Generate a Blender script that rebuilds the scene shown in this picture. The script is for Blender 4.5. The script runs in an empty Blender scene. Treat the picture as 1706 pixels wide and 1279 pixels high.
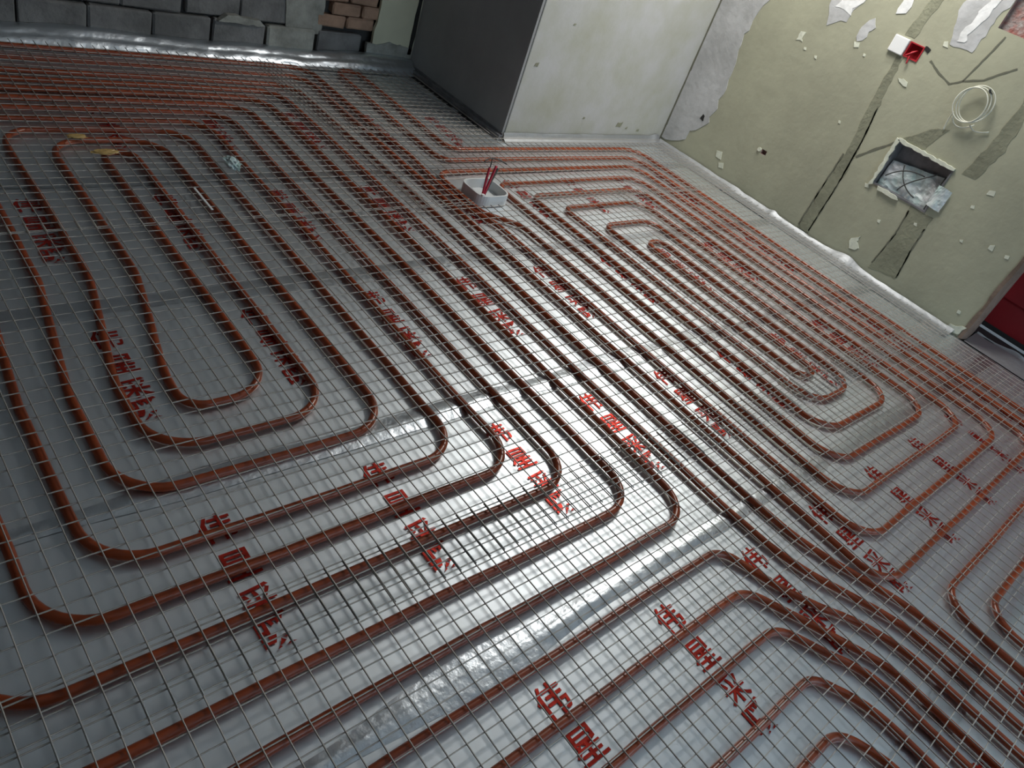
import bpy, bmesh, math, random
from mathutils import Vector, Matrix, noise
random.seed(7)
S = 1.5                      # metres per plan unit (one unit = the camera's height above the foil)
scene = bpy.context.scene
COL = scene.collection

# ------------------------------------------------------------------ camera
M = [[0.7270521036, -0.6144398313, 0.3063640520],
     [-0.2067754245, -0.6214550208, -0.7556702859],
     [0.6547054013, 0.4860631140, -0.5788812371]]
cam_d = bpy.data.cameras.new('camera')
cam = bpy.data.objects.new('camera', cam_d); COL.objects.link(cam)
right, down, fwd = [Vector(r) for r in M]
R = Matrix((right, -down, -fwd)).transposed()
cam.matrix_world = Matrix.Translation((0, 0, S)) @ R.to_4x4()
cam_d.sensor_width = 36.0
cam_d.lens = 1248.845 / 1706 * 36
cam_d.clip_start = 0.02
scene.camera = cam

# ------------------------------------------------------------------ world, lamp, exposure
world = bpy.data.worlds.new('world'); scene.world = world; world.use_nodes = True
bg = world.node_tree.nodes['Background']
bg.inputs[0].default_value = (0.66, 0.84, 1.0, 1); bg.inputs[1].default_value = 2.4
LAMP = Vector((2.68, 1.45, 1.66)) * S      # unseen ceiling panel, shaped to widen the film's highlight; centre of lit face
PANEL = 0.80                               # its size in metres
ld = bpy.data.lights.new('added_panel_light', 'AREA'); ld.energy = 40; ld.color = (1.0, 0.985, 0.95)
ld.shape = 'SQUARE'; ld.size = PANEL
lo = bpy.data.objects.new('added_panel_light', ld); COL.objects.link(lo); lo.location = LAMP - Vector((0, 0, 0.004))
vs = scene.view_settings
vs.view_transform = 'Standard'; vs.look = 'None'; vs.gamma = 1.0; vs.use_curve_mapping = False
vs.exposure = 0.0
scene.cycles.use_denoising = True
scene.cycles.max_bounces = 8

# ------------------------------------------------------------------ materials
def mat(name, col, rough=0.8, metal=0.0, var=0.0, scale=4.0, bump=0.0, bscale=30.0, spec=0.5, col2=None, emit=None, detail=5.0):
    m = bpy.data.materials.new(name); m.use_nodes = True
    nt = m.node_tree; b = nt.nodes['Principled BSDF']
    b.inputs['Base Color'].default_value = (*col, 1)
    b.inputs['Roughness'].default_value = rough
    b.inputs['Metallic'].default_value = metal
    b.inputs['Specular IOR Level'].default_value = spec
    geo = nt.nodes.new('ShaderNodeNewGeometry')
    if var > 0 or col2:
        n = nt.nodes.new('ShaderNodeTexNoise'); n.inputs['Scale'].default_value = scale
        n.inputs['Detail'].default_value = detail; n.inputs['Roughness'].default_value = 0.62
        nt.links.new(geo.outputs['Position'], n.inputs['Vector'])
        r = nt.nodes.new('ShaderNodeValToRGB')
        c2 = col2 or tuple(c * (1 - var) for c in col)
        c1 = col if col2 else tuple(min(1, c * (1 + var)) for c in col)
        r.color_ramp.elements[0].position = 0.35; r.color_ramp.elements[0].color = (*c2, 1)
        r.color_ramp.elements[1].position = 0.65; r.color_ramp.elements[1].color = (*c1, 1)
        nt.links.new(n.outputs['Fac'], r.inputs['Fac']); nt.links.new(r.outputs['Color'], b.inputs['Base Color'])
    if bump > 0:
        n2 = nt.nodes.new('ShaderNodeTexNoise'); n2.inputs['Scale'].default_value = bscale; n2.inputs['Detail'].default_value = 4
        nt.links.new(geo.outputs['Position'], n2.inputs['Vector'])
        bp = nt.nodes.new('ShaderNodeBump'); bp.inputs['Strength'].default_value = bump; bp.inputs['Distance'].default_value = 0.01
        nt.links.new(n2.outputs['Fac'], bp.inputs['Height']); nt.links.new(bp.outputs['Normal'], b.inputs['Normal'])
    if emit:
        b.inputs['Emission Color'].default_value = (*emit[0], 1); b.inputs['Emission Strength'].default_value = emit[1]
    return m

MT = {}
MT['foil'] = mat('reflective_film', (0.78, 0.82, 0.85), rough=0.46, metal=1.0, bump=0.10, bscale=9.0)
MT['foil_dull'] = mat('dull_film', (0.42, 0.43, 0.44), rough=0.55, metal=0.8, bump=0.3, bscale=28.0)
MT['foil_crumpled'] = mat('crumpled_film', (0.70, 0.74, 0.78), rough=0.38, metal=1.0, bump=0.35, bscale=28.0)
MT['print'] = mat('red_print', (0.46, 0.030, 0.018), rough=0.42, metal=0.75, var=0.2, scale=40)
MT['pipe'] = mat('heating_pipe', (0.27, 0.047, 0.011), rough=0.30, var=0.18, scale=6.0, spec=0.5)
MT['wire'] = mat('galvanised_wire', (0.43, 0.395, 0.355), rough=0.5, metal=0.3, var=0.12, scale=12)
MT['olive'] = mat('olive_plaster', (0.345, 0.340, 0.248), rough=0.9, var=0.10, scale=2.2, bump=0.25, bscale=22)
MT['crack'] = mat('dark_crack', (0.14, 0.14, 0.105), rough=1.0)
MT['olive_lit'] = mat('lit_olive_plaster', (0.50, 0.49, 0.36), rough=0.9, var=0.10, scale=2.2, bump=0.25, bscale=22)  # lighter copy of the olive plaster, standing in for missing light on the left
MT['olive_dark'] = mat('olive_mortar', (0.225, 0.225, 0.158), rough=0.95, var=0.16, scale=5, bump=0.5, bscale=40)
MT['cement'] = mat('grey_cement', (0.50, 0.50, 0.50), rough=0.9, scale=4.5, col2=(0.36, 0.36, 0.355), bump=0.4, bscale=26)
MT['putty'] = mat('white_putty', (0.70, 0.70, 0.69), rough=0.85, var=0.12, scale=14, bump=0.3, bscale=40)
MT['pale'] = mat('pale_scrape', (0.60, 0.61, 0.50), rough=0.9, var=0.12, scale=20, bump=0.3, bscale=40)
MT['brownish'] = mat('brown_stain', (0.30, 0.235, 0.19), rough=0.95, var=0.10, scale=5, bump=0.2, bscale=30)
MT['concrete'] = mat('pillar_concrete', (0.43, 0.425, 0.415), rough=0.88, scale=3.2, col2=(0.355, 0.352, 0.290), bump=0.2, bscale=18)
MT['block'] = mat('dark_block', (0.150, 0.148, 0.144), rough=0.95, var=0.28, scale=6, bump=0.6, bscale=35)
MT['block_pale'] = mat('dusty_block_edge', (0.27, 0.27, 0.24), rough=0.95, var=0.25, scale=9, bump=0.6, bscale=35)
MT['joint'] = mat('block_joint', (0.045, 0.045, 0.045), rough=1.0)
MT['brick'] = mat('brown_brick', (0.33, 0.21, 0.145), rough=0.95, var=0.2, scale=9, bump=0.5, bscale=45)
MT['redbrick'] = mat('exposed_brick', (0.30, 0.12, 0.10), rough=0.95, col2=(0.36, 0.33, 0.31), scale=22, bump=0.9, bscale=60)
MT['panel'] = mat('dark_grey_board', (0.27, 0.268, 0.268), rough=0.85, var=0.08, scale=3)
MT['channel'] = mat('grey_metal_channel', (0.22, 0.22, 0.23), rough=0.5, metal=0.6, var=0.2, scale=12)
MT['slab'] = mat('concrete_slab', (0.16, 0.16, 0.155), rough=0.95, var=0.15, scale=3)
MT['ceil'] = mat('ceiling_concrete', (0.70, 0.72, 0.73), rough=0.92, var=0.08, scale=2.0)
MT['dark'] = mat('dark_hole_shade', (0.018, 0.017, 0.016), rough=1.0)
MT['black'] = mat('black_stone', (0.022, 0.022, 0.023), rough=0.6)
MT['white'] = mat('white_plastic', (0.78, 0.78, 0.77), rough=0.4)
MT['whitebox'] = mat('white_box_plastic', (0.62, 0.63, 0.63), rough=0.5)
MT['redplastic'] = mat('red_plastic', (0.40, 0.02, 0.03), rough=0.45)
MT['reddoor'] = mat('red_door_paint', (0.24, 0.008, 0.013), rough=0.5, var=0.2, scale=2)
MT['redwire'] = mat('red_cable', (0.42, 0.012, 0.035), rough=0.45)
MT['cable'] = mat('pale_cable', (0.58, 0.58, 0.49), rough=0.5)
MT['darkcable'] = mat('dark_cable', (0.05, 0.05, 0.045), rough=0.6)
MT['bag'] = mat('teal_plastic', (0.42, 0.60, 0.55), rough=0.35, col2=(0.60, 0.65, 0.68), scale=30)
MT['film'] = mat('grey_plastic_film', (0.66, 0.66, 0.67), rough=0.35, col2=(0.40, 0.52, 0.50), scale=9, bump=0.3, bscale=50)
MT['tape'] = mat('yellow_tape', (0.50, 0.33, 0.12), rough=0.4)
MT['bulb'] = mat('lamp_glass', (0.9, 0.9, 0.9), rough=0.4, emit=((1, 0.97, 0.92), 6.0))
MT['jamb'] = mat('broken_jamb', (0.17, 0.12, 0.092), rough=0.95, var=0.25, scale=8, bump=0.6, bscale=40)

# ------------------------------------------------------------------ helpers
def link(o, parent=None):
    COL.objects.link(o)
    if parent: o.parent = parent
    return o
def tag(o, label=None, cat=None, group=None, kind=None):
    if label: o['label'] = label
    if cat: o['category'] = cat
    if group: o['group'] = group
    if kind: o['kind'] = kind
    return o
def mesh_obj(name, verts, faces, mats, parent=None, smooth=False, fm=None):
    """verts in plan units; scaled to metres here"""
    me = bpy.data.meshes.new(name)
    me.from_pydata([(v[0] * S, v[1] * S, v[2] * S) for v in verts], [], faces)
    for m in (mats if isinstance(mats, (list, tuple)) else [mats]): me.materials.append(m)
    if fm:
        me.polygons.foreach_set('material_index', fm)
    if smooth: me.polygons.foreach_set('use_smooth', [True] * len(me.polygons))
    me.update()
    return link(bpy.data.objects.new(name, me), parent)
def empty(name, loc=(0, 0, 0)):
    o = bpy.data.objects.new(name, None); COL.objects.link(o); o.empty_display_size = 0.05
    return o
def fix_normals(o):
    bm = bmesh.new(); bm.from_mesh(o.data); bmesh.ops.recalc_face_normals(bm, faces=bm.faces); bm.to_mesh(o.data); bm.free()
    return o
def bevel(o, w, seg=2):
    bm = bmesh.new(); bm.from_mesh(o.data)
    bmesh.ops.bevel(bm, geom=list(bm.edges), offset=w * S, segments=seg, affect='EDGES', profile=0.5)
    bm.to_mesh(o.data); bm.free(); return o
class G:
    """collects geometry"""
    def __init__(s): s.v = []; s.f = []; s.m = []
    def add(s, v, f, mi=0):
        k = len(s.v); s.v += v; s.f += [tuple(i + k for i in q) for q in f]; s.m += [mi] * len(f)
    def box(s, x0, x1, y0, y1, z0, z1, mi=0):
        s.add([(x0, y0, z0), (x1, y0, z0), (x1, y1, z0), (x0, y1, z0), (x0, y0, z1), (x1, y0, z1), (x1, y1, z1), (x0, y1, z1)],
              [(0, 3, 2, 1), (4, 5, 6, 7), (0, 1, 5, 4), (1, 2, 6, 5), (2, 3, 7, 6), (3, 0, 4, 7)], mi)
    def tube(s, pts, r, n=8, mi=0, cap=True, r2=None):
        pts = [Vector(p) for p in pts]; k = len(s.v); up = Vector((0, 0, 1)); m = len(pts)
        for i, p in enumerate(pts):
            t = (pts[min(i + 1, m - 1)] - pts[max(i - 1, 0)]).normalized()
            u = t.cross(up)
            if u.length < 1e-3: u = t.cross(Vector((1, 0, 0)))
            u.normalize(); w = u.cross(t)
            rr = r if r2 is None else r + (r2 - r) * i / (m - 1)
            for j in range(n):
                a = 2 * math.pi * (j + 0.5) / n
                s.v.append(tuple(p + u * (rr * math.cos(a)) + w * (rr * math.sin(a))))
        for i in range(m - 1):
            for j in range(n):
                a = k + i * n + j; b = k + i * n + (j + 1) % n
                s.f.append((a, b, b + n, a + n)); s.m.append(mi)
        if cap:
            s.f.append(tuple(k + j for j in range(n - 1, -1, -1))); s.m.append(mi)
            s.f.append(tuple(k + (m - 1) * n + j for j in range(n))); s.m.append(mi)
    def obj(s, name, mats, parent=None, smooth=False):
        return mesh_obj(name, s.v, s.f, mats, parent, smooth, s.m)
def nz(x, y, z=0.0, sc=1.0): return noise.noise(Vector((x * sc, y * sc, z)))

# ================================================================== SETTING
XW, YB, YL, XP, ZC = 3.15, 2.07, 2.75, 2.12, 1.72      # right wall, pillar face, left wall, pillar side, ceiling
g = G(); g.box(-1.6, 5.2, -1.6, 3.0, -0.10, -0.012)
tag(g.obj('floor', MT['slab']), kind='structure')
g = G(); g.box(-1.6, 5.2, -1.6, 3.0, ZC, ZC + 0.1)
tag(g.obj('ceiling', MT['ceil']), kind='structure')
g = G(); g.box(-1.7, -1.6, -1.6, 3.0, -0.012, ZC)
tag(g.obj('added_wall_near', MT['slab']), kind='structure')  # unseen wall added to block light from the open left side
g = G(); g.box(-1.7, 0.75, -1.7, -1.6, -0.012, ZC); g.box(0.75, XW + 0.12, -1.7, -1.6, 1.55, ZC)     # unseen wall added to darken the left side; wide opening lets daylight in
tag(g.obj('added_wall_front', MT['slab']), kind='structure')

# left wall: core, then blocks, bricks and plaster on it
g = G(); g.box(-1.6, 2.4, YL + 0.03, YL + 0.15, -0.012, ZC)
wl = tag(g.obj('wall_left', MT['joint']), kind='structure')
def block_mesh(nm, w, h, d, m, seed):
    rnd = random.Random(seed)
    bm = bmesh.new(); bmesh.ops.create_cube(bm, size=1)
    for v in bm.verts:
        v.co = Vector((v.co.x * w * S, v.co.y * d * S, v.co.z * h * S))
    bmesh.ops.bevel(bm, geom=list(bm.edges), offset=0.006 * S, segments=1, affect='EDGES')
    for v in bm.verts: v.co += Vector([rnd.uniform(-1, 1) * 0.0022 * S for _ in range(3)])
    me = bpy.data.meshes.new(nm); bm.to_mesh(me); bm.free(); me.materials.append(m); return me
BW, BH = 0.195, 0.118
bmeshes = [block_mesh('block', BW, BH, 0.05, MT['block'], s) for s in range(4)]
bpale = [block_mesh('block', BW, BH, 0.05, MT['block_pale'], s + 9) for s in range(2)]
rnd = random.Random(3)
for c in range(14):
    for k in range(16):
        x = -1.30 + k * 0.203 + (0.1 if c % 2 else 0) + rnd.uniform(-0.006, 0.006)
        if c >= 1 and x > 1.58: continue
        if c == 0 and x > 1.86: continue
        me = bpale[k % 2] if rnd.random() < 0.10 else bmeshes[rnd.randrange(4)]
        o = bpy.data.objects.new('block', me); link(o, wl)
        o.location = Vector((x, YL + (0.028 if c else 0.015) + rnd.uniform(-0.004, 0.004), -0.002 + BH / 2 + c * 0.123)) * S
        o.rotation_euler = (0, rnd.uniform(-0.012, 0.012), rnd.uniform(-0.012, 0.012))
# brown bricks between the blocks and the plaster
bk = [block_mesh('brick', 0.128, 0.044, 0.05, MT['brick'], s + 20) for s in range(3)]
for c in range(33):
    for k in range(2):
        x = 1.735 + k * 0.134 + (0.03 if c % 2 else -0.03)
        if x > 1.90: continue
        z = 0.155 + c * 0.0485
        if z > ZC: break
        o = bpy.data.objects.new('brick', bk[(c + k) % 3]); link(o, wl)
        o.location = Vector((x, YL + 0.022 + rnd.uniform(-0.004, 0.004), z)) * S
def jag_poly(pts, amp, step=0.02, seed=0):
    out = []; n = len(pts); r = random.Random(seed)
    for i in range(n):
        a = Vector(pts[i]); b = Vector(pts[(i + 1) % n]); L = (b - a).length; k = max(1, int(L / step))
        for j in range(k):
            p = a + (b - a) * (j / k)
            out.append((p.x + r.uniform(-amp, amp), p.y + r.uniform(-amp, amp)))
    return out
def patch(name, pts, thick, m, plane, parent, amp=0.004, step=0.02, seed=0, off=0.0):
    """thin irregular skin of plaster on a wall; pts are (along, z)"""
    q = jag_poly(pts, amp, step, seed)
    f3 = {'right': lambda a, z, d: (XW - d, a, z), 'left': lambda a, z, d: (a, YL - d, z), 'back': lambda a, z, d: (a, YB - d, z)}[plane]
    n = len(q); v = [f3(a, z, off - 0.002) for a, z in q] + [f3(a, z, off + thick) for a, z in q]
    f = [tuple(range(n, 2 * n))] + [(i, (i + 1) % n, n + (i + 1) % n, n + i) for i in range(n)]
    o = mesh_obj(name, v, f, m, parent); fix_normals(o); return o
patch('plaster_coat', [(1.905, 0.03), (2.125, 0.03), (2.125, ZC), (1.93, ZC), (1.90, 0.8), (1.915, 0.3), (1.90, 0.12)], 0.012, MT['olive_lit'], 'left', wl, 0.006, 0.03, 4)
patch('mortar_patch', [(1.515, 0.10), (1.66, 0.10), (1.67, 0.24), (1.66, ZC), (1.50, ZC), (1.505, 0.22)], 0.004, MT['block_pale'], 'left', wl, 0.006, 0.03, 5, off=-0.002)
patch('mortar_patch', [(1.88, 0.02), (2.12, 0.02), (2.12, 0.085), (1.98, 0.10), (1.88, 0.09)], 0.014, MT['block_pale'], 'left', wl, 0.006, 0.02, 6)
patch('mortar_patch', [(1.25, 0.118), (1.42, 0.112), (1.40, 0.135), (1.28, 0.14)], 0.022, MT['block_pale'], 'left', wl, 0.004, 0.02, 7)

patch('corner_gap_shade', [(2.084, 0.06), (2.104, 0.06), (2.105, ZC), (2.086, ZC)], 0.014, MT['dark'], 'left', wl, 0.002, 0.04, 8)  # dark strip painting the gap and its blurred shading in the corner
# pillar / back wall with its dark side board
g = G(); g.box(XP, XW + 0.05, YB, 3.0, -0.012, ZC)
wb = tag(bevel(g.obj('wall_back', MT['concrete']), 0.004), kind='structure')
for i, (x, z, r) in enumerate([(2.17, 0.30, 0.010), (2.55, 0.10, 0.006), (2.80, 0.075, 0.016), (2.86, 0.06, 0.006), (2.30, 0.46, 0.006), (2.95, 0.05, 0.008)]):
    patch('pit', [(x - r, z - r * .5), (x + r, z - r * .7), (x + r * 1.3, z + r * .8), (x - r * .6, z + r * .6)], 0.0015, MT['olive_dark'], 'back', wb, 0.002, 0.01, 30 + i)
g = G(); g.box(XP - 0.012, XP - 0.001, YB + 0.004, YL + 0.03, -0.012, ZC - 0.004)
tag(g.obj('wall_alcove', MT['panel']), kind='structure')
g = G(); g.box(XP - 0.030, XP - 0.0125, YB - 0.004, YL - 0.03, 0.0, 0.020); g.box(XP - 0.036, XP - 0.030, YB - 0.004, YL - 0.03, 0.0, 0.008)
g.box(XP - 0.016, XP - 0.0125, YB - 0.004, YL - 0.03, 0.020, 0.027)
tag(g.obj('trim_1', MT['channel']), kind='structure')

# right wall with real recesses
def wall_grid(name, holes, y0, y1, z0, z1, mats, thick=0.12):
    ys = sorted(set([y0, y1] + [h[0] for h in holes] + [h[1] for h in holes])); zs = sorted(set([z0, z1] + [h[2] for h in holes] + [h[3] for h in holes]))
    g = G()
    def dep(yc, zc):
        d, mi = 0.0, 0
        for h in holes:
            if h[0] < yc < h[1] and h[2] < zc < h[3] and h[4] > d: d, mi = h[4], h[5]
        return d, mi
    D = {}
    for i in range(len(ys) - 1):
        for j in range(len(zs) - 1):
            D[i, j] = dep((ys[i] + ys[i + 1]) / 2, (zs[j] + zs[j + 1]) / 2)
    for (i, j), (d, mi) in D.items():
        a, b, c, e = ys[i], ys[i + 1], zs[j], zs[j + 1]; x = XW + d
        g.add([(x, a, c), (x, b, c), (x, b, e), (x, a, e)], [(0, 3, 2, 1)], mi)
        for (di, dj, p, q) in ((1, 0, (b, c), (b, e)), (0, 1, (a, e), (b, e))):
            nb = D.get((i + di, j + dj))
            if nb and abs(nb[0] - d) > 1e-6:
                x2 = XW + nb[0]; mm = mi if d > nb[0] else nb[1]
                g.add([(x, p[0], p[1]), (x, q[0], q[1]), (x2, q[0], q[1]), (x2, p[0], p[1])], [(0, 1, 2, 3)], mm)
    g.add([(XW + thick, y0, z0), (XW + thick, y1, z0), (XW + thick, y1, z1), (XW + thick, y0, z1)], [(0, 1, 2, 3)], 0)
    g.add([(XW, y0, z0), (XW, y0, z1), (XW + thick, y0, z1), (XW + thick, y0, z0)], [(0, 1, 2, 3)], 3)
    g.add([(XW, y1, z0), (XW, y1, z1), (XW + thick, y1, z1), (XW + thick, y1, z0)], [(0, 1, 2, 3)], 0)
    return g.obj(name, mats)
JY = 0.452                                    # door jamb
BX = (0.828, 1.062, 0.320, 0.496)             # distribution box opening: y0 y1 z0 z1
holes = [(BX[0], BX[1], BX[2], BX[3], 0.060, 1),
         (1.885, 1.905, 0.188, 0.208, 0.03, 1), (1.530, 1.556, 0.196, 0.216, 0.02, 4),
         (1.168, 1.226, 0.752, 0.806, 0.030, 1), (0.880, 0.985, 0.945, 1.06, 0.018, 4)]
wr = tag(wall_grid('wall_right', holes, JY, YB + 0.02, -0.012, ZC, [MT['olive'], MT['dark'], MT['olive_dark'], MT['jamb'], MT['redbrick']]), kind='structure')
g = G(); g.box(XW, XW + 0.12, -1.6, -0.42, -0.012, ZC); g.box(XW, XW + 0.12, -0.42, JY, 1.38, ZC)
tag(g.obj('wall_right_end', MT['olive']), kind='structure')
P = lambda n, pts, m, t=0.0015, amp=0.004, st=0.015, seed=0: patch(n, pts, t, MT[m], 'right', wr, amp, st, seed)
P('cement_strip', [(2.068, 0.02), (1.96, 0.05), (1.925, 0.12), (1.872, 0.17), (1.862, 0.185), (1.855, 0.30), (1.868, 0.45), (1.882, 0.60), (1.850, 0.73), (1.84, 1.0), (1.85, ZC), (2.068, ZC)], 'cement', 0.003, 0.010, 0.03, 1)
# keep the hole in the cement strip readable: a dark broken plug on it
P('broken_hole', [(1.884, 0.186), (1.908, 0.190), (1.902, 0.214), (1.890, 0.206)], 'dark', 0.0045, 0.003, 0.008, 2)
P('scrape', [(1.60, 0.80), (1.56, 0.745), (1.50, 0.78), (1.46, 0.86), (1.45, 1.02), (1.60, 1.05)], 'cement', 0.0015, 0.012, 0.03, 3)
P('scrape', [(1.42, 0.735), (1.40, 0.745), (1.375, 0.80), (1.40, 0.82), (1.43, 0.78)], 'cement', 0.0018, 0.006, 0.015, 4)
P('scrape', [(1.565, 0.80), (1.50, 0.80), (1.46, 0.88), (1.53, 0.93)], 'putty', 0.0025, 0.010, 0.02, 5)
P('scrape', [(1.33, 0.86), (1.30, 0.88), (1.30, 1.05), (1.35, 1.05)], 'putty', 0.0025, 0.006, 0.02, 6)
P('scrape', [(1.10, 0.85), (1.02, 0.85), (0.98, 1.1), (1.14, 1.1), (1.13, 0.95)], 'cement', 0.0015, 0.008, 0.02, 7)
P('scrape', [(1.085, 0.855), (1.060, 0.865), (1.045, 0.94), (1.02, 1.06), (1.045, 1.06), (1.075, 0.94)], 'putty', 0.003, 0.007, 0.015, 8)
P('scrape', [(1.655, 0.645), (1.628, 0.648), (1.632, 0.685), (1.65, 0.68)], 'pale', 0.002, 0.004, 0.01, 9)
P('scrape', [(1.195, 0.682), (1.175, 0.668), (1.150, 0.668), (1.165, 0.688)], 'pale', 0.003, 0.004, 0.01, 10)
P('scrape', [(1.012, 0.098), (1.000, 0.060), (0.985, 0.060), (0.960, 0.085), (0.985, 0.098), (0.985, 0.130), (1.0, 0.105)], 'pale', 0.003, 0.005, 0.01, 11)
for i, (y, z, r) in enumerate([(1.41, 0.72, .012), (1.54, 0.62, .007), (1.31, 0.455, .006), (1.60, 0.63, .006), (0.675, 0.49, .013), (0.70, 0.42, .008), (0.56, 0.33, .012), (0.50, 0.33, .008), (0.83, 0.27, .007), (0.66, 0.30, .006), (0.51, 0.08, .007), (1.11, 0.84, .012), (1.73, 0.10, .02), (1.70, 0.06, .015), (0.955, 0.21, .007), (1.075, 0.30, .010), (1.36, 0.70, .006)]):
    P('chip', [(y - r, z - r * .6), (y + r * .7, z - r * .8), (y + r, z + r * .5), (y - r * .4, z + r)], 'pale', 0.0022, r * .3, r, 40 + i)
P('chase_fill', [(1.236, 0.02), (1.182, 0.02), (1.178, 0.30), (1.186, 0.45), (1.205, 0.60), (1.222, 0.745), (1.246, 0.745), (1.240, 0.55), (1.222, 0.38), (1.232, 0.20)], 'olive_dark', 0.0012, 0.004, 0.02, 61)
P('chase_fill', [(0.885, 0.04), (0.772, 0.055), (0.790, 0.20), (0.792, 0.318), (0.884, 0.316), (0.872, 0.22)], 'olive_dark', 0.0012, 0.004, 0.02, 62)
P('chase_fill', [(0.800, 0.50), (0.752, 0.50), (0.722, 0.62), (0.735, 0.80), (0.775, 0.95), (0.800, 0.95), (0.772, 0.78), (0.778, 0.62)], 'olive_dark', 0.0012, 0.005, 0.02, 63)
P('chase_fill', [(1.262, 0.815), (1.222, 0.815), (1.205, 0.95), (1.215, 1.30), (1.255, 1.30), (1.245, 0.95)], 'olive_dark', 0.0012, 0.004, 0.02, 64)
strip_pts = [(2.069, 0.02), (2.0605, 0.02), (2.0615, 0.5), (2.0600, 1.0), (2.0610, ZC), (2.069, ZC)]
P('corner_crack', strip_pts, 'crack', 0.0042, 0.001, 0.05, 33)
# cracks and thin chases
def strip(name, pts, w, m, t=0.0012, seed=0):
    L, Rr = [], []
    for i, p in enumerate(pts):
        a = Vector(pts[max(i - 1, 0)]); b = Vector(pts[min(i + 1, len(pts) - 1)]); d = (b - a).normalized(); nn = Vector((-d.y, d.x))
        L.append(tuple(Vector(p) + nn * w / 2)); Rr.append(tuple(Vector(p) - nn * w / 2))
    return P(name, L + Rr[::-1], m, t, w * .18, 0.012, seed)
strip('crack', [(1.238, 0.03), (1.234, 0.18), (1.226, 0.36)], 0.007, 'crack', seed=51)
strip('crack', [(1.184, 0.03), (1.180, 0.24), (1.188, 0.43), (1.204, 0.56)], 0.006, 'crack', seed=52)
strip('crack', [(0.886, 0.06), (0.874, 0.20), (0.882, 0.30)], 0.007, 'crack', seed=53)
strip('crack', [(0.772, 0.06), (0.788, 0.18), (0.792, 0.27)], 0.006, 'crack', seed=54)
strip('crack', [(1.176, 0.372), (1.130, 0.425), (1.085, 0.470), (1.062, 0.500)], 0.008, 'crack', seed=21)
strip('chase', [(1.125, 0.775), (1.075, 0.752), (1.020, 0.735), (0.985, 0.760), (0.965, 0.84), (0.945, 0.93)], 0.006, 'crack', seed=22)
strip('chase', [(0.985, 0.760), (0.955, 0.775), (0.925, 0.790), (0.895, 0.820), (0.85, 0.86)], 0.006, 'crack', seed=23)
P('damp_patch', [(1.055, 0.505), (1.00, 0.565), (0.945, 0.60), (0.925, 0.60), (0.955, 0.545), (0.96, 0.505)], 'olive_dark', 0.0012, 0.006, 0.02, 24)
P('pale_edge', [(0.525, 0.005), (0.462, 0.005), (0.456, 0.045), (0.480, 0.035), (0.505, 0.030)], 'pale', 0.004, 0.004, 0.012, 32)
# rough broken jamb lip
v = []; f = []
NJ = 60
for i in range(NJ + 1):
    z = ZC * 0.8 * i / NJ
    w = 0.018 + 0.010 * nz(z, 0.3, 1.7, 14); d = 0.012 * nz(z, 4.2, 0.4, 18)
    v += [(XW - 0.003, JY + 0.006 + d, z), (XW - 0.004, JY - w * 0.4, z), (XW + 0.03, JY - w, z), (XW + 0.12, JY - 0.012, z)]
for i in range(NJ):
    for j in range(3):
        a = i * 4 + j; f.append((a, a + 1, a + 5, a + 4))
o = mesh_obj('jamb_edge', v, f, MT['jamb'], wr)

# door opening: black threshold and a red door leaf beyond
g = G(); g.box(XW + 0.13, XW + 0.22, -0.42, 0.75, -0.012, 0.012)
tag(g.obj('trim_2', MT['black']), kind='structure')
root = empty('door_leaf'); tag(root, 'dark red door leaf standing in the opening beyond the right wall', 'door')
g = G(); g.box(XW + 0.26, XW + 0.29, -0.42, 0.85, 0.03, 1.36)
g.obj('door_panel', MT['reddoor'], root)
for (a, b, c, d) in ((-0.32, 0.16, 0.14, 0.60), (0.26, 0.75, 0.14, 0.60), (-0.32, 0.16, 0.70, 1.26), (0.26, 0.75, 0.70, 1.26)):
    g = G(); g.box(XW + 0.247, XW + 0.262, a, b, c, d); bevel(g.obj('raised_panel', MT['reddoor'], root), 0.008, 1)
g = G(); g.box(XW + 0.255, XW + 0.30, -0.42, 0.85, 0.0125, 0.03); g.obj('kick_strip', MT['black'], root)

# ================================================================== FOIL
def hfield(x, y):
    return 0.0008 * nz(x, y, 0.0, 7) + 0.0005 * nz(x, y, 3.0, 19)
TX = [0.39, 0.69, 0.99, 1.285, 1.58, 1.88, 2.175, 2.47, 2.765]
CH = '\u4f1f\u661f\u91c7\u6696'
def text_mesh(body):
    c = bpy.data.curves.new('lettering', 'FONT'); c.body = body; c.align_x = 'CENTER'; c.align_y = 'CENTER'; c.size = 1.0
    c.offset = 0.012; c.resolution_u = 3
    o = bpy.data.objects.new('lettering', c); COL.objects.link(o); bpy.context.view_layer.update()
    me = bpy.data.meshes.new_from_object(o.evaluated_get(bpy.context.evaluated_depsgraph_get()))
    bpy.data.objects.remove(o); return me
V4, F4, vv = [], [], [0.0, -0.078, -0.150, -0.208]
for ch, dy in zip(CH, vv):
    me = text_mesh(ch)
    xs = [v.co.x for v in me.vertices]; ys = [v.co.y for v in me.vertices]
    cx, cy = (min(xs) + max(xs)) / 2, (min(ys) + max(ys)) / 2; k = 0.056 / max(max(xs) - min(xs), max(ys) - min(ys))
    b = len(V4)
    V4 += [((v.co.x - cx) * k, (v.co.y - cy) * k + dy, 0) for v in me.vertices]; F4 += [tuple(i + b for i in p.vertices) for p in me.polygons]
letter_me = bpy.data.meshes.new('lettering')
letter_me.from_pydata([(a * S, b * S, c * S) for a, b, c in V4], [], F4); letter_me.materials.append(MT['print'])
EDG = [-0.70, -0.188, 0.317, 0.82, 1.325, 1.83, 2.335, 2.70]
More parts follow.
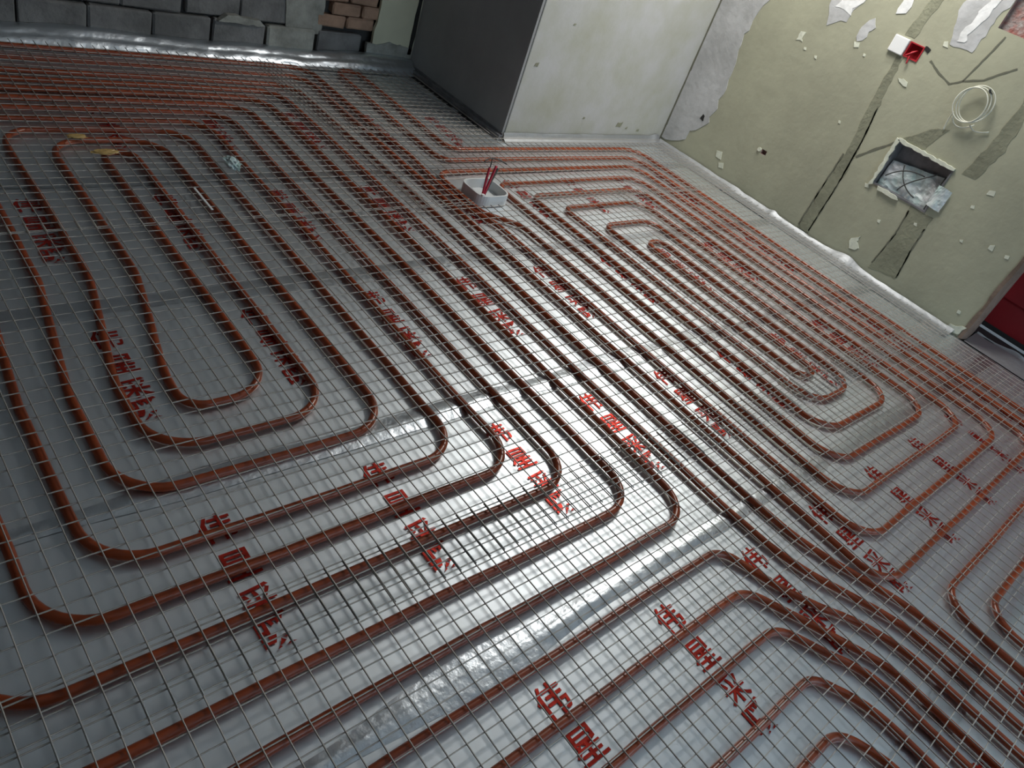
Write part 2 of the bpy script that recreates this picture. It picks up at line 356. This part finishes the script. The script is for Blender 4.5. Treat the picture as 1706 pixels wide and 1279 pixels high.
FL = ['silver reflective film strip nearest the camera under the lowest pipe bends',
      'silver reflective film strip under the pipes that bend at the lower middle',
      'silver reflective film strip with red lettering beneath the mesh overlap at the middle',
      'silver reflective film strip under the long straight pipes beyond the bright wrinkled seam',
      'silver reflective film strip running beside the white junction box',
      'silver reflective film strip reaching the foot of the concrete pillar',
      'silver reflective film strip along the foot of the dark block wall']
for i in range(7):
    y0, y1 = EDG[i] - 0.012, EDG[i + 1]
    x1 = XW - 0.004 if y0 < 1.8 else XP - 0.04
    xe = XW - 0.004 if i == 5 else x1      # this strip runs on along the pillar foot
    nx, ny = 90, 14
    v, f = [], []
    for a in range(nx + 1):
        for b in range(ny + 1):
            x = -0.5 + (xe + 0.5) * a / nx; ye = YB - 0.004 if x > XP - 0.045 and y1 > YB else y1; y = y0 + (ye - y0) * b / ny
            lift = 0.0012 * (b / ny) if b < ny else 0.0012
            v.append((x, y, hfield(x, y) - 0.0035 + lift + 0.0008 * (i % 2)))
    for a in range(nx):
        for b in range(ny):
            k = a * (ny + 1) + b; f.append((k, k + ny + 1, k + ny + 2, k + 1))
    fo = mesh_obj('film_strip', v, f, MT['foil'], None, True); tag(fo, FL[i], 'film', 'reflective film strips')
    # puckered fold along the far edge of the strip
    if i < 6:
        v, f = [], []; nx = 260; prof = [(-0.024, 0.0), (-0.016, 0.30), (-0.006, 0.9), (0.003, 1.0), (0.012, 0.45), (0.024, 0.0)]
        for a in range(nx + 1):
            x = -0.5 + (x1 + 0.5) * a / nx
            env = {1: 0.0008 + 0.0036 / (1 + math.exp((x - 1.35) * 14)), 2: 0.0014 + 0.0042 * math.exp(-((x - 0.95) / 0.45) ** 2)}.get(i, 0.0010)
            amp = env * (0.55 + 0.9 * abs(nz(x, i * 3.1, 0.5, 3.0)) + 0.6 * abs(nz(x, i * 2.1, 1.5, 9.0)))
            wd = 1.0 + 0.7 * nz(x, i * 1.7, 2.2, 4.0); sh = 0.008 * nz(x, i, 7.0, 3.5)
            for (dy, h) in prof:
                z = -0.0012 + amp * h * (1 + 0.6 * nz(x, dy * 60 + i, 9.0, 16.0))
                v.append((x, y1 + sh + dy * wd, z))
        m = len(prof)
        for a in range(nx):
            for b in range(m - 1):
                k = a * m + b; f.append((k, k + m, k + m + 1, k + 1))
        mesh_obj('seam_fold', v, f, MT['foil_crumpled'], fo, True)
    # red printing, four characters one below the other, repeated along the roll
    for tx in TX:
        yc = EDG[i] + 0.405
        if tx > x1 - 0.05 or yc > 2.62 or (tx < 0.45 and yc > 1.9): continue
        o = bpy.data.objects.new('lettering', letter_me); link(o, fo)
        o.location = Vector((tx + 0.006 * nz(tx, i, 0, 5), yc, -0.0005)) * S
# other patch of pillar foot: film between pillar and corridor is covered by strip 4/5
def upstand(name, label, a0, a1, prof, place, n=200, seed=0, bulges=(), amp=0.004, m_='foil_dull'):
    v, f = [], []; m = len(prof)
    for i in range(n + 1):
        a = a0 + (a1 - a0) * i / n
        bl = sum(h * math.exp(-((a - c) / w) ** 2) for c, w, h in bulges)
        for j, (o_, z) in enumerate(prof):
            t = j / (m - 1)
            no = amp * nz(a, j * 0.7 + seed, seed, 9) + amp * 0.7 * nz(a, j * 1.3, seed + 2.2, 26)
            zz = z * (1 + 0.25 * nz(a, seed, 5.0, 3)) + t * (amp * 0.6 * nz(a, j, seed + 8.8, 22)) + bl * t
            v.append(place(a, max(0.0, o_ + no * (0.3 if j == 0 else 1.0) + bl * 0.8 * math.sin(math.pi * t)), max(zz, -0.0015)))
    for i in range(n):
        for j in range(m - 1):
            k = i * m + j; f.append((k, k + m, k + m + 1, k + 1))
    o = mesh_obj(name, v, f, MT[m_], None, True); tag(o, label, 'foil edge', 'foil turned up at the walls'); return o
upstand('foil_edging', 'bluish foil edging turned up along the dark block wall', -0.5, XP - 0.02,
        [(0.090, 0.0), (0.076, 0.002), (0.069, 0.010), (0.063, 0.022), (0.052, 0.025), (0.043, 0.032), (0.036, 0.042), (0.020, 0.047), (0.004, 0.046)], lambda a, o, z: (a, YL - o - 0.008, z), 260, 1.0, ((1.95, 0.12, 0.006),), 0.005, 'foil_crumpled')
upstand('foil_edging', 'silver foil edging folded along the foot of the concrete pillar', XP - 0.01, XW - 0.02,
        [(0.050, 0.0), (0.026, 0.002), (0.012, 0.010), (0.008, 0.022), (0.004, 0.030)], lambda a, o, z: (a, YB - o - 0.001, z), 120, 2.0, ((3.1, 0.03, 0.01),), 0.002)
upstand('foil_edging', 'silver foil edging crumpled along the foot of the olive plaster wall', JY + 0.03, YB - 0.01,
        [(0.085, 0.0), (0.060, 0.002), (0.034, 0.003), (0.018, 0.006), (0.010, 0.013), (0.004, 0.018)], lambda a, o, z: (XW - o - 0.004, a, z), 220, 3.0, ((0.98, 0.06, 0.018), (1.36, 0.02, 0.008), (1.6, 0.05, 0.004)), 0.003)
upstand('foil_edging', 'loose foil edging lying across the threshold of the door opening', -0.40, JY - 0.02,
        [(0.22, 0.0), (0.14, 0.004), (0.08, 0.010), (0.04, 0.014), (0.015, 0.008), (0.0, 0.016)], lambda a, o, z: (XW + 0.135 - o * 0.62, a, z + 0.001), 120, 4.0, ((0.27, 0.05, 0.014),), 0.008)

# ================================================================== PIPES
PR = 0.0080
def rounded(pts, rad=0.09, step=0.03):
    """pts: (x,y) or (x,y,r); straight runs joined with circular bends"""
    P_ = [(Vector(p[:2]), (p[2] if len(p) > 2 else rad)) for p in pts]
    out = [P_[0][0]]
    def run(a, b):
        L = (b - a).length; k = max(1, int(L / 0.06))
        for i in range(1, k + 1): out.append(a + (b - a) * (i / k))
    for i in range(1, len(P_) - 1):
        p, r = P_[i]; a = P_[i - 1][0]; b = P_[i + 1][0]
        d1 = (a - p).normalized(); d2 = (b - p).normalized()
        ang = math.acos(max(-1, min(1, d1.dot(d2)))); t = r / max(math.tan(ang / 2), 1e-3)
        t = min(t, (a - p).length * 0.5 if i > 1 else (a - p).length * .95, (b - p).length * 0.5 if i < len(P_) - 2 else (b - p).length * .95)
        s = p + d1 * t; e = p + d2 * t
        run(out[-1], s)
        k = 0.5523 if ang < 2.0 else 0.6
        c1 = p + d1 * t * (1 - k); c2 = p + d2 * t * (1 - k)
        n = max(3, int(10 * (math.pi - ang) / 1.57))
        for j in range(1, n + 1):
            u = j / n; w = 1 - u
            out.append(s * w ** 3 + c1 * 3 * w * w * u + c2 * 3 * w * u * u + e * u ** 3)
    run(out[-1], P_[-1][0])
    return out
def pipe(name, label, pts, rad=0.09, seed=0):
    c = rounded(pts, rad)
    q = []
    for p in c:
        wx = 0.0045 * nz(p.x, p.y, seed + 0.3, 3.1) + 0.0015 * nz(p.x, p.y, seed + 4.4, 9)
        wy = 0.0045 * nz(p.x, p.y, seed + 7.7, 3.1) + 0.0015 * nz(p.x, p.y, seed + 2.4, 9)
        q.append((p.x + wx, p.y + wy, PR + 0.0006 + 0.0006 * abs(nz(p.x, p.y, seed, 6))))
    g = G(); g.tube(q, PR, 8)
    return tag(g.obj(name, MT['pipe'], None, True), label, 'pipe', 'red-brown heating pipes laid on the film')
Rx = [.615, .695, .785, .878, .967, 1.058, 1.146, 1.24, 1.328, 1.416]
Bo = [.985, .90, .820, .706, .630, .550, .444, .362]
T = [0, 0] + [2.46 - .062 * (9 - j) for j in range(2, 10)]
def leftleg(k, down=True):
    tb = {0: (.51, .445), 1: (.42, .36), 2: (.33, .285), 3: (.24, .21)}
    a, b = tb.get(k, (.13 - .09 * (k - 4), .125 - .09 * (k - 4)))
    m = [(a, 1.42, .3), (b, 1.08, .3)]
    return (a, b, m if down else m[::-1])
pts = [(1.458, -.75), (1.457, -.13, .1), (1.450, -.064, .1), (1.424, 0.0, .2), (1.39, .07, .2), (1.36, .13, .2), (1.338, .21, .3), (1.328, .34, .3)]
for j in (8, 6, 4, 2):
    pts.append((Rx[j], T[j]))
    a, b, m = leftleg(j - 2)
    pts += [(a, T[j])] + m + [(b, Bo[j - 2]), (Rx[j - 2], Bo[j - 2])]
pts += [(Rx[0], 1.96, .04), (Rx[1], 1.96, .04)]
for j in (1, 3, 5, 7):
    a, b, m = leftleg(j, False)
    pts += [(Rx[j], Bo[j]), (b, Bo[j])] + m + [(a, T[j + 2]), (Rx[j + 2], T[j + 2])]
pts += [(1.416, .34, .3), (1.422, .21, .3), (1.448, .12, .2), (1.478, .05, .2), (1.500, -.01, .2), (1.514, -.06, .2), (1.524, -.13, .2), (1.526, -.75)]
pipe('heating_pipe', 'long red-brown heating pipe coiled in nested loops whose rounded ends face the lower left', pts, .09, 1)
pts = [(-.45, 2.64), (1.56, 2.64), (1.56, 2.15, .3), (1.570, 1.92, .3), (1.556, 1.78, .3), (1.556, 1.58, .1), (1.597, 1.47, .1), (1.597, .105), (2.58, .105), (2.58, 1.72), (1.787, 1.72, .06), (1.787, .285), (2.40, .285), (2.40, 1.54),
       (1.965, 1.54, .04), (1.965, .465), (2.222, .465), (2.222, 1.28, .042), (2.137, 1.28, .042), (2.137, .555, .042), (2.05, .555, .042), (2.05, 1.41, .04), (2.31, 1.41, .06), (2.31, .375), (1.88, .375), (1.88, 1.63, .05), (2.49, 1.63), (2.49, .195),
       (1.689, .195), (1.689, 1.455, .06), (1.592, 1.545, .06), (1.590, 1.81, .06), (2.67, 1.81), (2.67, .018), (1.506, .018, .08), (1.506, 2.55), (-.45, 2.55)]
pipe('heating_pipe', 'red-brown heating pipe with nested hairpins between the junction box and the door opening', pts, .09, 2)
pts = [(2.76, -.75), (2.76, 1.89), (1.68, 1.89, .05), (1.68, 2.64, .049), (1.78, 2.64, .049), (1.78, 1.97, .05), (2.85, 1.97), (2.85, -.75)]
pipe('heating_pipe', 'outermost red-brown heating pipe following the pillar foot and the olive wall', pts, .09, 3)
tails = [[(1.215, .27, .05), (1.262, .14, .2), (1.300, .075, .2), (1.345, .015, .2), (1.380, -.06, .2), (1.390, -.12, .2), (1.391, -.75)],
         [(1.180, .18, .06), (1.240, .07, .2), (1.290, -.03, .2), (1.318, -.09, .2), (1.324, -.75)],
         [(1.170, .095, .06), (1.222, .0, .2), (1.252, -.045, .2), (1.262, -.1, .2), (1.258, -.75)],
         [(1.140, .0, .05), (1.188, -.08, .2), (1.197, -.14, .2), (1.196, -.75)],
         [(1.085, -.083, .06), (1.128, -.15, .2), (1.132, -.75)],
         [(1.010, -.170, .06), (1.058, -.25, .2), (1.064, -.75)]]
ys = [.27, .18, .095, .0, -.083, -.17]
LB = ['red-brown heating pipe whose bend is the uppermost of those below the blue-grey seam', 'red-brown heating pipe bending below the uppermost pair at the bottom middle', 'red-brown heating pipe bending at the very bottom edge near the camera']
for k in range(3):
    a, b = 2 * k, 2 * k + 1
    pts = tails[a][::-1] + [(-.12, ys[a], .04), (-.12, ys[b], .04)] + tails[b]
    pipe('heating_pipe', LB[k], pts, .06, 4 + k)
pts = [(1.603, -.75), (1.606, -.22, .2), (1.622, -.068, .09), (2.66, -.068, .036), (2.66, -.145, .036), (1.690, -.145, .08), (1.686, -.75)]
pipe('heating_pipe', 'red-brown heating pipe bending toward the camera in front of the door opening', pts, .08, 9)

# ================================================================== WIRE MESH SHEETS
PITCH, WR = 0.0329, 0.00122
BOXF = (1.595, 1.768, 1.570, 1.725)
def zmesh(x, y, s): return 0.0185 + 0.0016 * nz(x, y, s, 2.3) + 0.0010 * nz(x, y, s + 5, 5.5)
def sheet(label, x0, x1, y0, y1, rot, seed, lift=0.0):
    root = empty('wire_mesh_sheet'); tag(root, label, 'wire mesh', 'galvanised wire mesh sheets over the pipes')
    cx, cy = (x0 + x1) / 2, (y0 + y1) / 2; cr, sr = math.cos(rot), math.sin(rot)
    def place(x, y, dz):
        dx, dy = x - cx, y - cy; X = cx + dx * cr - dy * sr; Y = cy + dx * sr + dy * cr
        X += 0.0016 * nz(X, Y, seed + 11, 3.0); Y += 0.0016 * nz(X, Y, seed + 17, 3.0)
        return (X, Y, zmesh(X, Y, seed) + lift + dz)
    for nm, along in (('long_wire', 0), ('cross_wire', 1)):
        g = G(); dz = 0.0018 if along else 0.0
        n = int(((y1 - y0) if along == 0 else (x1 - x0)) / PITCH)
        L = (x1 - x0) if along == 0 else (y1 - y0); k = max(4, int(L / 0.055))
        for i in range(n + 1):
            run = []
            ov = 0.006
            for j in range(k + 1):
                t = -ov + (L + 2 * ov) * j / k
                x, y = (x0 + t, y0 + i * PITCH) if along == 0 else (x0 + i * PITCH, y0 + t)
                p = place(x, y, dz)
                bad = BOXF[0] < p[0] < BOXF[1] and BOXF[2] < p[1] < BOXF[3] or p[0] > XW - 0.03 or (p[1] > YB - 0.02 and p[0] > XP - 0.05) or p[1] > YL - 0.05
                if bad:
                    if len(run) > 1: g.tube(run, WR, 4)
                    run = []
                else: run.append(p)
            if len(run) > 1: g.tube(run, WR, 4)
        o = g.obj(nm, MT['wire'], root, True); o['kind'] = 'stuff'
    return root
sheet('galvanised wire mesh sheet nearest the camera over the bottom pipe bends', -.40, 3.07, -.66, .558, -0.002, 1)
sheet('galvanised wire mesh sheet over the hairpins at the middle of the floor', -.40, 2.36, .470, 1.612, 0.003, 3, 0.003)
sheet('galvanised wire mesh sheet along the foot of the olive plaster wall', 2.31, 3.09, .50, 1.60, -0.004, 4, 0.0)
sheet('galvanised wire mesh sheet in the dark area before the block wall', -.40, 1.42, 1.585, 2.655, 0.002, 5, 0.0)
sheet('galvanised wire mesh sheet cut around the white junction box', 1.37, 3.09, 1.575, 2.115, -0.002, 6, 0.003)
sheet('galvanised wire mesh sheet in the corner beside the dark board', 1.36, 2.09, 2.085, 2.64, 0.004, 7, 0.0)

# ================================================================== JUNCTION BOX ON THE FLOOR
root = empty('junction_box'); tag(root, 'white round-cornered junction box standing on the floor among the pipes', 'junction box')
def rrect(x0, x1, y0, y1, r, n=6):
    out = []
    for cx, cy, a0 in ((x1 - r, y1 - r, 0), (x0 + r, y1 - r, 90), (x0 + r, y0 + r, 180), (x1 - r, y0 + r, 270)):
        for i in range(n + 1):
            a = math.radians(a0 + 90 * i / n); out.append((cx + r * math.cos(a), cy + r * math.sin(a)))
    return out
bx0, bx1, by0, by1, bz = 1.617, 1.750, 1.588, 1.712, 0.037
rings = [(rrect(bx0, bx1, by0, by1, .035), 0.0), (rrect(bx0, bx1, by0, by1, .035), bz), (rrect(bx0 + .006, bx1 - .006, by0 + .006, by1 - .006, .03), bz), (rrect(bx0 + .008, bx1 - .008, by0 + .008, by1 - .008, .03), 0.006)]
v = [(x, y, z) for rr, z in rings for x, y in rr]; n = len(rings[0][0]); f = []
for k in range(3):
    for i in range(n): f.append((k * n + i, k * n + (i + 1) % n, (k + 1) * n + (i + 1) % n, (k + 1) * n + i))
f.append(tuple(3 * n + i for i in range(n)))
fix_normals(mesh_obj('box_shell', v, f, MT['whitebox'], root))
g = G(); g.tube([(1.63, 1.60, bz - .002), (1.63, 1.60, bz + .004)], .006, 10); g.obj('screw_lug', MT['white'], root)
g = G(); g.tube([(1.738, 1.70, bz - .002), (1.738, 1.70, bz + .004)], .006, 10); g.obj('screw_lug', MT['white'], root)
def curve_pts(P4, n=14):
    out = []
    for i in range(n + 1):
        t = i / n; w = 1 - t
        out.append(tuple(P4[0][k] * w ** 3 + P4[1][k] * 3 * w * w * t + P4[2][k] * 3 * w * t * t + P4[3][k] * t ** 3 for k in range(3)))
    return out
for k, (nm, lab, mtn, P4) in enumerate([
    ('cable', 'red cable standing straightest out of the junction box', 'redwire', [(1.652, 1.622, .007), (1.655, 1.63, .04), (1.658, 1.636, .08), (1.662, 1.640, .112)]),
    ('cable', 'red cable leaning to the right out of the junction box', 'redwire', [(1.657, 1.625, .007), (1.667, 1.632, .04), (1.678, 1.637, .07), (1.689, 1.640, .118)]),
    ('cable', 'thin dark cable leaning lowest out of the junction box', 'darkcable', [(1.662, 1.630, .007), (1.682, 1.640, .05), (1.702, 1.650, .085), (1.716, 1.655, .100)])]):
    g = G(); g.tube(curve_pts(P4), 0.0042, 8)
    tag(g.obj(nm, MT[mtn], None, True), lab, 'cable', 'cables in the junction box')
g = G(); g.tube(curve_pts([(1.640, 1.648, .128), (1.665, 1.66, .142), (1.69, 1.65, .142), (1.722, 1.63, .128)]) , 0.0022, 6)
g.tube(curve_pts([(1.664, 1.641, .112), (1.666, 1.642, .120), (1.668, 1.645, .132), (1.676, 1.655, .139)], 6), 0.0020, 6)
tag(g.obj('copper_tail', MT['darkcable'], None, True), 'thin bare wire arched over the top of the red cables', 'wire')

# ================================================================== THINGS ON THE RIGHT WALL
# distribution box recess
root = empty('distribution_box'); tag(root, 'recessed distribution box in the olive wall stuffed with crumpled plastic film', 'box')
y0, y1, z0, z1 = BX
g = G()
t = 0.006
g.box(XW - .004, XW + .055, y1 - t, y1, z0, z1); g.box(XW - .004, XW + .055, y0, y0 + t, z0, z1)
g.box(XW - .004, XW + .055, y0 + t, y1 - t, z0, z0 + t); g.box(XW - .004, XW + .055, y0 + t, y1 - t, z1 - t, z1); g.box(XW + .053, XW + .058, y0 + t, y1 - t, z0 + t, z1 - t)
g.obj('box_liner', MT['channel'], root)
for i, pts in enumerate([[(y1 + .008, z0 - .01), (y1 - .004, z0), (y1 - .002, z1 + .002), (y1 + .01, z1 + .008)], [(y1 + .006, z1 + .010), (y1 + .004, z1 - .002), (y0, z1 - .003), (y0 - .004, z1 + .008)], [(y1 - .03, z0 - .012), (y1 - .03, z0 + .003), (y0 + .12, z0 + .003), (y0 + .11, z0 - .008)]]):
    o = patch('mortar_lip', pts, 0.010, MT['pale'], 'right', root, 0.003, 0.012, 70 + i)
v, f = [], []; n = 26
for i in range(n + 1):
    for j in range(n + 1):
        a, b = i / n, j / n
        y = y0 + .010 + (y1 - y0 - .020) * a; z = z0 + .006 + (z1 - z0 - .050 - .03 * a) * b
        d = 0.030 + 0.016 * nz(y, z, 1.0, 16) + 0.010 * abs(nz(y, z, 4.0, 40)) + .016 * b * b
        v.append((XW + d - .010, y, z))
for i in range(n):
    for j in range(n):
        k = i * (n + 1) + j; f.append((k, k + 1, k + n + 2, k + n + 1))
mesh_obj('plastic_film', v, f, MT['film'], root)
yy = lambda u: y0 + (y1 - y0) * u
zz = lambda u: z0 + (z1 - z0) * u
for P4 in ([(XW + .012, yy(.90), zz(.25)), (XW + .004, yy(.72), zz(.55)), (XW + .004, yy(.55), zz(.62)), (XW + .02, yy(.35), zz(.60))],
           [(XW + .012, yy(.60), zz(.10)), (XW + .002, yy(.55), zz(.35)), (XW + .004, yy(.35), zz(.55)), (XW + .02, yy(.20), zz(.75))],
           [(XW + .012, yy(.72), zz(.62)), (XW + .003, yy(.66), zz(.40)), (XW + .003, yy(.52), zz(.20)), (XW + .012, yy(.30), zz(.14))],
           [(XW + .02, yy(.06), zz(.80)), (XW + .004, yy(.07), zz(.55)), (XW + .004, yy(.05), zz(.30)), (XW + .012, yy(.06), zz(.04))]):
    g = G(); g.tube(curve_pts(P4), 0.0024, 6); g.obj('cable', MT['darkcable'], root, True)
g = G(); n = 8; v, f = [], []
for i in range(n + 1):
    for j in range(n + 1):
        y = y0 + .012 - .055 * i / n; z = zz(.15) + (.085) * j / n
        v.append((XW - .006 - .010 * abs(nz(y, z, 2, 30)) - .006 * math.sin(math.pi * i / n), y, z + .012 * nz(y, z, 5, 25)))
for i in range(n):
    for j in range(n):
        k = i * (n + 1) + j; f.append((k, k + 1, k + n + 2, k + n + 1))
mesh_obj('torn_film', v, f, MT['film'], root)

# switch boxes
root = empty('switch_box'); tag(root, 'white switch cover with an open red back box high on the olive wall', 'switch')
g = G(); g.box(XW - .012, XW + .002, 1.229, 1.289, .750, .808); bevel(g.obj('cover_plate', MT['white'], root), .003)
g = G()
for (a, b, c, d) in ((1.168, 1.172, .752, .806), (1.222, 1.226, .752, .806), (1.172, 1.222, .752, .756), (1.172, 1.222, .802, .806)): g.box(XW - .004, XW + .028, a, b, c, d)
g.box(XW + .024, XW + .028, 1.172, 1.222, .756, .802)
g.obj('back_box', MT['redplastic'], root)
g = G(); g.tube(curve_pts([(XW + .02, 1.20, .78), (XW - .006, 1.21, .775), (XW - .010, 1.20, .765), (XW - .012, 1.195, .735)]), .003, 6); g.tube(curve_pts([(XW + .02, 1.19, .785), (XW - .008, 1.19, .785), (XW - .012, 1.20, .77), (XW - .012, 1.215, .758)]), .003, 6)
g.obj('red_wire', MT['redplastic'], root, True)
patch('dark_gap', [(1.170, .800), (1.150, .792), (1.146, .806), (1.170, .812)], .003, MT['dark'], 'right', root, .002, .008, 80)

# coil of pale cable
root = empty('cable_coil'); tag(root, 'coil of pale thin cable hanging on the olive wall above the distribution box', 'cable')
for k, (cy, cz, ry, rz, dx) in enumerate([(.893, .716, .055, .062, .020), (.899, .711, .053, .060, .028), (.906, .707, .054, .059, .034)]):
    pts = [(XW - dx - .010 * math.sin(a * 2 + k) * .4, cy + ry * math.cos(a), cz + rz * math.sin(a)) for a in [2 * math.pi * i / 36 for i in range(37)]]
    g = G(); g.tube(pts, .0024, 6, cap=False); g.obj('loop', MT['cable'], root, True)
for P4 in ([(XW - .02, .945, .665), (XW - .012, .950, .640), (XW - .008, .948, .620), (XW - .006, .945, .598)],
           [(XW - .02, .870, .650), (XW - .010, .850, .630), (XW - .008, .830, .640), (XW - .006, .805, .655)],
           [(XW - .03, .935, .650), (XW - .012, .925, .620), (XW - .01, .89, .620), (XW - .01, .860, .655)]):
    g = G(); g.tube(curve_pts(P4), .0024, 6); g.obj('cable_tail', MT['cable'], root, True)
g = G(); g.tube(curve_pts([(XW + .002, .876, .762), (XW - .02, .874, .765), (XW - .04, .874, .768), (XW - .042, .876, .776)]), .004, 6); g.obj('hook', MT['darkcable'], root, True)
# white plug in the small brown hole
g = G(); g.tube([(XW + .01, 1.566, .208), (XW - .006, 1.568, .209)], .009, 9); tag(g.obj('wall_plug', MT['pale']), 'small pale plug beside a brown hole low on the olive wall', 'plug')

# ================================================================== LITTER ON THE FLOOR
def crumple(name, label, cat, loc, size, m, seed):
    bm = bmesh.new(); bmesh.ops.create_icosphere(bm, subdivisions=3, radius=1)
    for v_ in bm.verts:
        n_ = noise.noise(v_.co * 2.3 + Vector((seed, 0, 0))) * .5 + noise.noise(v_.co * 5 + Vector((0, seed, 0))) * .25
        v_.co = Vector((v_.co.x * size[0] * S, v_.co.y * size[1] * S, v_.co.z * size[2] * S)) * (1 + n_)
    zmin = min(v_.co.z for v_ in bm.verts)
    me = bpy.data.meshes.new(name); bm.to_mesh(me); bm.free(); me.materials.append(MT[m])
    o = bpy.data.objects.new(name, me); link(o); o.location = Vector((loc[0] * S, loc[1] * S, loc[2] * S - zmin))
    return tag(o, label, cat)
crumple('plastic_wad', 'crumpled pale teal plastic wad lying on the mesh in the dark area', 'litter', (.915, 1.850, .0185), (.018, .034, .012), 'bag', 1)
crumple('tape_scrap', 'small yellowish tape scrap on the mesh, farther of two', 'litter', (.578, 2.018, .0185), (.022, .009, .004), 'tape', 2)
crumple('tape_scrap', 'wider yellowish tape scrap on the mesh, nearer of two', 'litter', (.618, 1.930, .0185), (.028, .012, .005), 'tape', 3)
g = G(); g.box(.765, .771, 1.632, 1.742, .0195, .0215)
tag(bevel(g.obj('cable_tie', MT['white']), .0006, 1), 'thin bright white cable tie lying along a dark pipe', 'cable tie')

# ================================================================== UNSEEN CEILING LAMP, ADDED AS A WIDE PANEL
root = empty('added_ceiling_lamp'); tag(root, 'unseen square lamp panel added on the ceiling toward the olive wall for a wide highlight', 'lamp')
lx, ly, lz = LAMP / S; h = PANEL / S / 2
g = G(); g.box(lx - h - .012, lx + h + .012, ly - h - .012, ly + h + .012, lz + .004, ZC - .001); g.obj('lamp_housing', MT['white'], root)
g = G(); g.box(lx - h, lx + h, ly - h, ly + h, lz + .0005, lz + .004); g.obj('diffuser', MT['bulb'], root)
